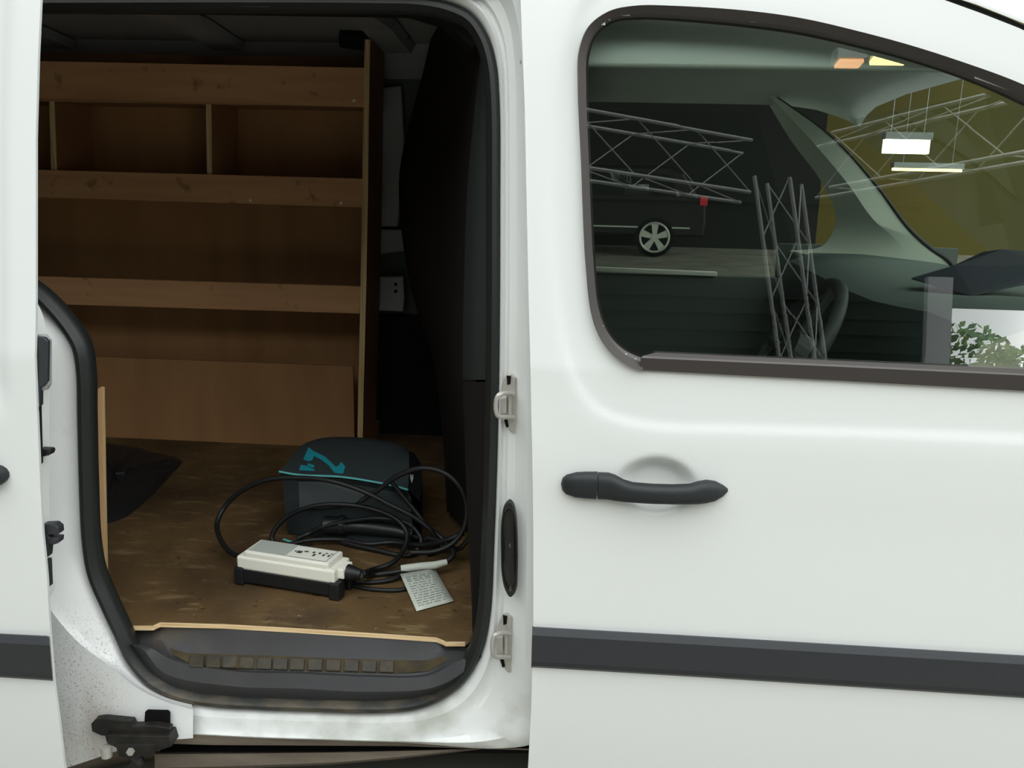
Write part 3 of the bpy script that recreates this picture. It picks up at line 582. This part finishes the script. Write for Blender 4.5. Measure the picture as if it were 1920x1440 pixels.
# shelving
sh = thing('shelving_unit', 'plywood shelving rack along the far wall of the load space', 'shelving', (-1.2, 1.4, ZF))
SY = 1.30
def ext(a, b, x):                              # extend an edge to pixel column x
    return (x, a[1] + (b[1] - a[1]) * (x - a[0]) / (b[0] - a[0]))
lips = [((60, 114), (685, 127), (683, 201), (60, 184)), ((60, 318), (681, 335), (679, 389), (60, 369)), ((60, 518), (676, 537), (674, 588), (60, 569))]
lipz = []
for tl, tr, br, bl_ in lips:
    q = [ext(tl, tr, -330), tr, br, ext(bl_, br, -330)]
    pts = [at(x, y, SY) for x, y in q]; lipz.append((pts[2].z, pts[1].z))
    o = obj('shelf_lip', *prism(pts, (0, .012, 0)), M['plylip'], sh, bevel=.0008)
    z = pts[2].z
    obj('shelf_board', *box(pts[3].x, pts[2].x - .002, SY + .012, 1.52, z + .001, z + .013), M['ply'], sh)
spn = [(684, 74), (694, 74), (693, 120), (690, 360), (687, 530), (682, 720), (680, 823), (670, 823), (672, 720), (675, 588), (679, 360), (683, 120)]
sp_ = obj('side_panel', *prism([at(x, y, SY - .004) for x, y in spn], (0, .20, 0)), M['ply'], sh)
two_tone(sp_, M['plyedge'], lambda n: abs(n.y) > .5)
sb_ = obj('side_panel_foot', *box(at(676, 823, SY).x - .009, at(676, 823, SY).x + .009, SY, 1.54, ZF, at(676, 823, SY).z), M['ply'], sh)
bk = [(-330, 90), (60, 76), (300, 72), (538, 66), (546, 68), (549, 84), (556, 90), (616, 90), (619, 72), (630, 62), (690, 60), (690, 640), (690, 828), (-330, 815)]
obj('back_panel', *prism([at(x, y, 1.54) for x, y in bk], (0, .009, 0)), M['ply'], sh)
kp = [at(x, y, 1.39) for x, y in [(-330, 650), (662, 687), (662, 760)]]
obj('kick_panel', *prism([kp[0], kp[1], Vector((kp[1].x, 1.39, ZF)), Vector((kp[0].x, 1.39, ZF))], (0, .012, 0)), M['ply'], sh)
for a, b, c, d in (((92, 184), (102, 184), (107, 320), (96, 320)), ((386, 192), (396, 192), (398, 328), (388, 328))):
    o = obj('divider', *prism([at(x, y, SY + .013) for x, y in (a, b, c, d)], (0, .22, 0)), M['ply'], sh)
    two_tone(o, M['plyedge'], lambda n: abs(n.y) > .5)
for x, y in ((664, 189), (640, 381), (470, 376), (652, 100), (378, 87)):
    obj('screw', *disc(at(x, y, SY if y > 150 else 1.535), (0, -1, 0), .0048, .002, 10), mat('bright_screw', '#f0ece2', .4), sh)
obj('cable_conduit', *tube([at(640, 70, 1.36), at(700, 78, 1.36)], .03, 16), M['bagblack'], sh)

# black sheet on the floor
ms = [(150, 832), (222, 838), (280, 848), (340, 864), (326, 885), (296, 918), (262, 950), (225, 975), (150, 990)]
mp_ = [atz(x, y, ZF) for x, y in ms]
mc = atz(215, 905, ZF); rws = []
for k in (0.02, .2, .4, .6, .8, .93, 1.0):
    ringp = catmull(mp_, 5, True)
    rws.append([mc.lerp(p, k) + Vector((0, 0, (.006 + .016 * (1 - k ** 3) + .010 * random.random()) if k < .99 else .002)) for p in ringp])
sheet = obj('black_sheet', *grid(rws, True), M['matt'], None, smooth=True)
tag(sheet, 'black crumpled sheet lying on the plywood beside the pale panel', 'sheet')

# carry bag
bag = thing('carry_bag', 'charcoal fabric carry bag with teal piping behind the white box', 'bag', tuple(atz(650, 1010, ZF)))
yf = [.60, .605, .605, .60, .59, .565]
fr = [at(x, y, Y) for (x, y), Y in zip([(524, 884), (560, 890), (640, 894), (700, 903), (740, 911), (765, 918)], yf)]
md = [at(x, y, Y) for x, y, Y in [(545, 858, .70), (585, 856, .71), (655, 858, .71), (715, 864, .70), (745, 869, .69), (767, 878, .66)]]
md2 = [at(x, y, Y) for x, y, Y in [(560, 838, .77), (596, 829, .79), (665, 829, .79), (722, 836, .78), (750, 842, .77), (767, 855, .74)]]
bkr = [at(x, y, Y) for x, y, Y in [(574, 830, .82), (604, 821, .85), (670, 820, .86), (725, 827, .86), (750, 833, .85), (766, 846, .82)]]
bk2 = [Vector((p.x, .90, p.z - .03)) for p in bkr]; bk3 = [Vector((p.x, .91, ZF + .004)) for p in bkr]
lidV, lidF = grid([catmull(r, 4) for r in (fr, md, md2, bkr, bk2, bk3)])
obj('bag_lid', lidV, lidF, M['bagdark'], bag, smooth=True)
f1 = [p + Vector((0, -.004, -.004)) for p in fr]; f2 = [p + Vector((.006, .006, -.02)) for p in fr]
fl_ = [Vector((p.x + .012, p.y - .004, ZF + (p.z - ZF) * .35)) for p in fr]
fb = [atz(x, y, ZF + .003) for x, y in [(540, 1000), (566, 1004), (640, 1012), (700, 1019), (742, 1025), (768, 1030)]]
obj('bag_front', *grid([catmull(r, 4) for r in (f1, f2, fl_, fb)]), M['bagdark'], bag, smooth=True)
ls = [[fr[0], md[0], md2[0], bkr[0], bk2[0]], [f2[0], md[0] + Vector((.01, 0, -.05)), md2[0] + Vector((.01, 0, -.06)), bkr[0] + Vector((.01, 0, -.07)), bk2[0] + Vector((.005, 0, -.06))], [fb[0], Vector((md[0].x, .70, ZF + .003)), Vector((md2[0].x, .78, ZF + .003)), Vector((bkr[0].x, .84, ZF + .003)), Vector((bk2[0].x, .9, ZF + .003))]]
obj('bag_end', *grid(ls), M['bagblack'], bag, smooth=True)
rs = [[fr[-1], md[-1], md2[-1], bkr[-1], bk2[-1]], [fr[-1] + Vector((.03, 0, -.03)), md[-1] + Vector((.035, 0, -.03)), md2[-1] + Vector((.035, 0, -.035)), bkr[-1] + Vector((.03, 0, -.03)), bk2[-1] + Vector((.02, 0, -.03))], [fb[-1] + Vector((.02, 0, 0)), Vector((md[-1].x + .03, .68, ZF + .003)), Vector((md2[-1].x + .03, .76, ZF + .003)), Vector((bkr[-1].x + .02, .84, ZF + .003)), Vector((bk2[-1].x, .9, ZF + .003))]]
obj('bag_end', *grid(rs), M['bagblack'], bag, smooth=True)
obj('piping', *tube(catmull([p + Vector((0, -.004, .001)) for p in fr], 5), .0028, 8), M['tealp'], bag, smooth=True)
obj('piping', *tube([at(531, 1011, .575), at(545, 1016, .57), at(560, 1020, .565)], .003, 8), M['tealp'], bag, smooth=True)
pk = caster(*grid([catmull(r, 4) for r in (f1, f2, fl_, fb)]))
pp = [q for q in (pk(x, y, .004) for x, y in [(560, 903), (600, 903), (650, 910), (688, 930), (660, 946), (610, 952), (562, 955)]) if q]
obj('front_highlight', *prism(pp, (0, -.003, 0)), mat('bag_highlight_grey', '#4a5052', .7, .4), bag)  # highlight on the bag front painted as a lighter grey patch
lc = caster(lidV, lidF)
Z = lambda zx, zy: (500 + zx * .2083, 800 + zy * .2083)
lg = []
for poly in ([(378, 182), (412, 214), (432, 224), (525, 268), (622, 360), (608, 412), (560, 350), (500, 303), (428, 264), (410, 302), (378, 312), (330, 294)], [(608, 412), (622, 360), (645, 350), (670, 318), (708, 358), (688, 424), (620, 416)], [(374, 328), (434, 350), (420, 372), (364, 352)], [(306, 345), (350, 350), (434, 388), (432, 400), (290, 392)]):
    pts = [q for q in (lc(*Z(*p)) for p in poly) if q]
    if len(pts) > 2: lg.append((pts, [tuple(range(len(pts)))]))
obj('bag_emblem', *join(*lg), M['teal'], bag, fix=False)
obj('zip_pull', *prism([at(x, y, .535) for x, y in [(768, 890), (775, 890), (775, 896), (772, 906), (770, 899)]], (0, .003, 0)), mat('grey_zip_pull', '#9a9a98', .5), bag)

# charging box with its cables
ch = thing('charger_box', 'white and black charging control box with coiled black cables and paper tag', 'charger', tuple(atz(540, 1110, ZF)))
A, B = atz(441, 1096, ZF), atz(633, 1128, ZF)
dx = (B - A); L = dx.length; dx.normalize(); dp = Vector((-dx.y, dx.x, 0)); dz = Vector((0, 0, 1))
DEP = .085
def cb(u0, u1, v0, v1, z0, z1): return obox(A + dx * u0 + dp * v0 + dz * z0, dx * (u1 - u0), dp * (v1 - v0), dz * (z1 - z0))
H1 = at(446, 1064, A.y + .005).z - ZF; H2 = H1 + .030; H3 = H1 + .044
print('charger', L, H1, H3)
obj('base_tray', *join(cb(.006, L - .006, .004, DEP - .004, .006, H1), cb(-.002, .022, -.002, .03, 0, H1 + .004), cb(L - .022, L + .004, -.002, .03, 0, H1 + .002), cb(L - .022, L + .004, DEP - .03, DEP + .002, 0, H1), cb(-.002, .022, DEP - .03, DEP + .002, 0, H1)), M['base'], ch, bevel=.004)
case = obj('case', *cb(.004, L - .008, .003, DEP - .003, H1 - .002, H2), M['case'], ch, bevel=.005)
obj('case_top', *cb(.022, L - .024, .006, DEP - .005, H2 - .012, H3), M['case'], case, bevel=.005)
obj('end_cap', *cb(L - .012, L + .006, .02, DEP - .018, H1 + .004, H2 - .002), M['case'], case, bevel=.003)
T = lambda u, v: A + dx * u + dp * v + dz * (H3 + .0008)
obj('label_plate', [T(.03, .012), T(.125, .012), T(.125, DEP - .012), T(.03, DEP - .012)], [(0, 1, 2, 3)], M['caseg'], case, fix=False)
ic = []
for u, v, a, b in ((.140, .035, .012, .012), (.155, .045, .010, .006), (.133, .040, .004, .006), (.175, .045, .006, .008), (.182, .030, .006, .012), (.190, .045, .006, .008), (.203, .038, .005, .010), (.216, .038, .005, .010), (.205, .052, .006, .004), (.218, .052, .006, .004)):
    q = [T(u, v), T(u + a, v), T(u + a, v + b), T(u, v + b)]; ic.append((q, [(0, 1, 2, 3)]))
for u0_, u1_, v0_, v1_ in ((.128, L - .034, .012, .0132), (.128, L - .034, DEP - .0122, DEP - .011), (L - .035, L - .034, .012, DEP - .012)):
    ic.append(([T(u0_, v0_), T(u1_, v0_), T(u1_, v1_), T(u0_, v1_)], [(0, 1, 2, 3)]))
obj('printed_symbols', *join(*ic), M['ink'], case, fix=False)
GC = A + dx * (L + .005) + dp * (DEP * .5) + dz * (H1 + .012)
gl = [GC + dx * t for t in (0, .006, .012, .018, .024, .034)]
obj('cable_gland', *tube(gl, lambda t: .017 - .006 * t + .002 * math.cos(t * 30), 16), M['cable'], ch, smooth=True)
def cable(pts, r=.0064, name='cable', parent=None, m=None):
    P = []
    for p in pts:
        q = at(*p)
        if q.z < ZF + r: q = atz(p[0], p[1], ZF + r)
        P.append(q)
    return obj(name, *tube(catmull(P, 8), r, 10), m or M['cable'], parent or ch, smooth=True)
def aw(v): return (*proj(v), v.y)
g2 = gl[-1]
cable([aw(A + dp * .04 + dz * (H1 + .01)), (432, 1036, .41), (412, 1008, .47), (407, 982, .52), (418, 955, .55), (448, 924, .56), (500, 900, .56), (560, 896, .555), (620, 902, .54), (680, 921, .53), (730, 946, .53), (780, 972, .53), (812, 1000, .53), (820, 1025, .54), (800, 1040, .54)])
cable([(676, 940, .54), (710, 918, .54), (745, 893, .53), (790, 878, .52), (832, 886, .51), (862, 912, .50), (875, 950, .50), (870, 990, .49), (850, 1018, .48), (815, 1034, .47), (770, 1036, .47)])
cable([aw(g2 + dp * .006), (700, 1068, .42), (735, 1056, .45), (757, 1030, .50), (763, 1000, .54), (745, 975, .56), (700, 955, .56), (640, 946, .56), (585, 950, .56), (540, 968, .56), (516, 992, .55), (510, 1012, .54), (530, 1024, .53), (580, 1026, .53)])
cable([aw(g2 - dp * .006), (700, 1078, .40), (745, 1072, .41), (790, 1062, .425), (832, 1056, .44), (850, 1040, .46), (838, 1020, .50), (800, 1008, .54)])
cable([(540, 1022, .53), (580, 1013, .56), (640, 1012, .57), (690, 1020, .55), (735, 1017, .56), (790, 1022, .53), (840, 1012, .5), (868, 1000, .5)])
cable([(556, 1010, .56), (580, 1000, .58), (600, 990, .58), (650, 978, .58), (720, 972, .57), (770, 985, .57), (790, 1015, .55), (770, 1040, .52), (700, 1030, .54), (640, 1016, .57)])
cable([(660, 1098, .36), (690, 1104, .34), (730, 1107, .33), (752, 1106, .335), (772, 1100, .35)], .005)
cable([(650, 1090, .37), (700, 1092, .37), (742, 1084, .385), (756, 1074, .405)], .0055)
cable([(735, 905, .57), (780, 960, .56), (800, 985, .55), (830, 1010, .54), (858, 1030, .5), (880, 1010, .5)], .006)
cable([(760, 1000, .58), (800, 1012, .56), (850, 1008, .55), (880, 985, .56)], .006)
con = obj('plug', *tube([at(610, 985, .60), at(650, 985, .60), at(655, 986, .60), at(700, 990, .59), at(745, 996, .58), at(775, 1004, .57)], lambda t: .026 - .012 * t, 16), M['base'], ch, smooth=True)
obj('plug_ring', *tube([at(640, 985, .60), at(648, 985, .60)], .029, 16), M['base'], con)
# sleeve and paper tag
obj('tag_sleeve', *tube([at(752, 1067, .415), at(790, 1062, .425), at(815, 1060, .43), at(838, 1054, .44)], lambda t: .0095 - .002 * (t > .8), 12), M['paper'], ch, smooth=True)
tr_ = []
for k in range(7):
    t = k / 6; a = (750 + (781 - 750) * t, 1076 + (1146 - 1076) * t); b = (815 + (851 - 815) * t, 1066 + (1127 - 1066) * t); h = .014 * (1 - t) ** 2 + .003 + .005 * math.sin(t * 3.1)
    tr_.append([atz(a[0] + (b[0] - a[0]) * s_, a[1] + (b[1] - a[1]) * s_, ZF + h + .004 * math.sin(s_ * 3.14) * (1 - t)) for s_ in (0, .25, .5, .75, 1)])
tg = obj('paper_tag', *grid(tr_), M['paper'], ch, smooth=True, thick=.0006)
pr_ = []
def tp(t, s_):
    i = min(5, int(t * 6)); f = t * 6 - i; j = min(3, int(s_ * 4)); g = s_ * 4 - j
    return tr_[i][j].lerp(tr_[i][j + 1], g).lerp(tr_[i + 1][j].lerp(tr_[i + 1][j + 1], g), f) + Vector((0, -.0004, .0013))
for k in range(13):
    t = .10 + k * .065; s_ = .1
    while s_ < .88:
        w_ = random.uniform(.05, .2); e_ = min(.9, s_ + w_); hh = .022 if k > 1 else .045
        pr_.append(([tp(t, s_), tp(t, e_), tp(t + hh, e_), tp(t + hh, s_)], [(0, 1, 2, 3)])); s_ = e_ + random.uniform(.02, .06)
obj('tag_print', *join(*pr_), mat('faint_print', '#9aa39d', .7, .2), tg, fix=False)

# ================================================================== AROUND THE VAN: seen through or mirrored in the glass
gp0 = atz(1225, 482, 0)
car = thing('car', 'black estate car parked beyond the van, seen through both cab windows', 'car', (gp0.x - 1.3, gp0.y + .9, 0))
CX, CY = gp0.x, gp0.y
prof = [(.85, .35), (.88, .6), (.86, .95), (.72, 1.05), (.45, 1.45), (.2, 1.55), (-1.2, 1.55), (-1.75, 1.45), (-2.5, 1.02), (-3.4, .92), (-3.6, .7), (-3.6, .35)]
obj('car_body', *prism([Vector((CX + a, CY + .04, b)) for a, b in prof], (0, 1.7, 0)), M['carpaint'], car, bevel=.05)
obj('side_window', *prism([Vector((CX + a, CY + .03, b)) for a, b in [(.4, 1.05), (.2, 1.42), (-1.2, 1.44), (-1.7, 1.38), (-2.2, 1.05)]], (0, .03, 0)), M['glass'], car)
obj('tail_lamp', *box(CX + .74, CX + .875, CY + .02, CY + .2, .90, 1.05), M['red'], car, bevel=.01)
obj('chrome_strip', *box(CX - 2.2, CX + .6, CY + .02, CY + .05, .50, .525), M['alloy'], car)
for wx in (0, -2.65):
    c = Vector((CX + wx, CY, .34))
    ty = obj('tyre', *disc(c + Vector((0, .02, 0)), (0, 1, 0), .34, .2, 32), M['tyre'], car)
    rim = [disc(c + Vector((0, -.01, 0)), (0, 1, 0), .06, .03, 12)]
    ringv = [c + Vector((math.cos(t), 0, math.sin(t))) * .25 for t in [2 * math.pi * k / 32 for k in range(32)]]
    rim.append(tube(ringv, .02, 8, True))
    for k in range(5):
        t = math.pi / 2 + k * 2 * math.pi / 5; d_ = Vector((math.cos(t), 0, math.sin(t))); s2 = Vector((-d_.z, 0, d_.x))
        rim.append(prism([c + d_ * .04 + s2 * .035, c + d_ * .25 + s2 * .065, c + d_ * .25 - s2 * .065, c + d_ * .04 - s2 * .035], (0, .02, 0)))
    obj('wheel_rim', *join(*rim), M['alloy'], ty)
# truss tower and beams standing behind the camera, mirrored in the window
def truss(name, a, b, wx, wy, label, n=8):
    t = thing(name, label, 'truss', (min(a.x, b.x), min(a.y, b.y), min(a.z, b.z)))
    cs = [Vector((0, 0, 0)), wx, wx + wy, wy]
    for c in cs: obj('chord', *bar(a + c, b + c, .015, 8), M['alu'], t)
    for k in range(n):
        p, q = a.lerp(b, k / n), a.lerp(b, (k + 1) / n)
        for i in range(4):
            c, d_ = cs[i], cs[(i + 1) % 4]
            obj('brace', *bar(p + c, q + d_, .0055, 6), M['alu'], t)
    return t
ta = rf(1462, 690, Y=-4.6); tb = rf(1414, 330, Y=-4.6); ta0 = ta + (ta - tb) * (ta.z / (tb.z - ta.z))
truss('truss_tower', ta0, tb, Vector((.235, 0, 0)), Vector((.13, -.22, 0)), 'aluminium lattice truss tower mirrored in the cab side window', 6)
p1, p2 = rf(1100, 206, z=3.05), rf(1410, 262, z=3.05)
truss('truss_beam', p1 + (p1 - p2) * 1.5, p2, Vector((0, 0, -.42)), Vector((0, -.42, 0)), 'horizontal aluminium truss beam left of the mirrored tower', 7)
p3, p4 = rf(1560, 248, z=3.05), rf(1890, 168, z=3.05)
truss('truss_beam', p3, p4 + (p4 - p3) * 1.0, Vector((0, 0, -.42)), Vector((0, -.42, 0)), 'horizontal aluminium truss beam right of the mirrored tower', 6)
def lamp(c, lx, m, label, h=.05):
    t = thing('strip_lamp', label, 'lamp', tuple(c), 'strip lamps in the hall')
    obj('lamp_housing', *box(c.x - lx, c.x + lx, c.y - .1, c.y + .1, c.z, c.z + .10), M['alu'], t)
    for sx_ in (-.7, .7): obj('hanging_rod', *bar(Vector((c.x + lx * sx_, c.y, c.z + .1)), Vector((c.x + lx * sx_, c.y, 5.0)), .006, 6), M['alu'], t)
    obj('lamp_tube', *box(c.x - lx + .02, c.x + lx - .02, c.y - .08, c.y + .08, c.z - h, c.z), m, t, bevel=.01)
lamp(at(1700, 262, 12), .32, M['lamp'], 'bright white strip lamp seen through the windscreen', .19)
lamp(at(1738, 316, 16), .62, M['lampy'], 'long thin yellow strip lamp seen through the windscreen')
M['lampm'] = mat('lit_bright_tube', '#ffffff', .5, .2, emit='#ffe69a', estr=9)
M['lampo'] = mat('lit_orange_tube', '#ffffff', .5, .2, emit='#ffb066', estr=5)
lamp(rf(1668, 108, Y=-6), .16, M['lampm'], 'yellow strip lamp mirrored high in the cab window', .04)
lamp(rf(1592, 116, Y=-6), .12, M['lampo'], 'small orange strip lamp mirrored beside the yellow one', .03)
# trees outside the gateway
for k, (tx, ty_, hh) in enumerate(((27.2, -53, 4.4), (33.6, -55, 4.6), (40, -54, 3.6), (20.8, -50, 5.0))):
    t = thing('tree', ['round green tree nearest the middle of the gateway', 'tallest green tree beyond the gateway', 'low green tree farthest along beyond the gateway', 'green tree close to the gateway post'][k], 'tree', (tx, ty_, 0), 'trees beyond the gateway')
    obj('trunk', *tube([(tx, ty_, 0), (tx + .1, ty_, hh * .6)], .15, 8), M['bark'], t)
    vf = []
    for q in range(700):
        d_ = Vector((random.gauss(0, 1), random.gauss(0, 1), random.gauss(0, .7))).normalized() * random.uniform(.5, 1) ** .5
        c = Vector((tx + d_.x * 2.9, ty_ + d_.y * 2.8, hh * .62 + d_.z * hh * .42)); n1 = Vector((random.gauss(0, 1), random.gauss(0, 1), random.gauss(0, 1))).normalized(); n2 = n1.orthogonal().normalized()
        n3 = n1.cross(n2); s_ = random.uniform(.18, .36); vf.append(([c - n2 * s_, c + n3 * s_ * .6, c + n2 * s_, c - n3 * s_ * .6], [(0, 1, 2, 3)]))
    obj('crown', *join(*vf), M['leaf'], t, fix=False)
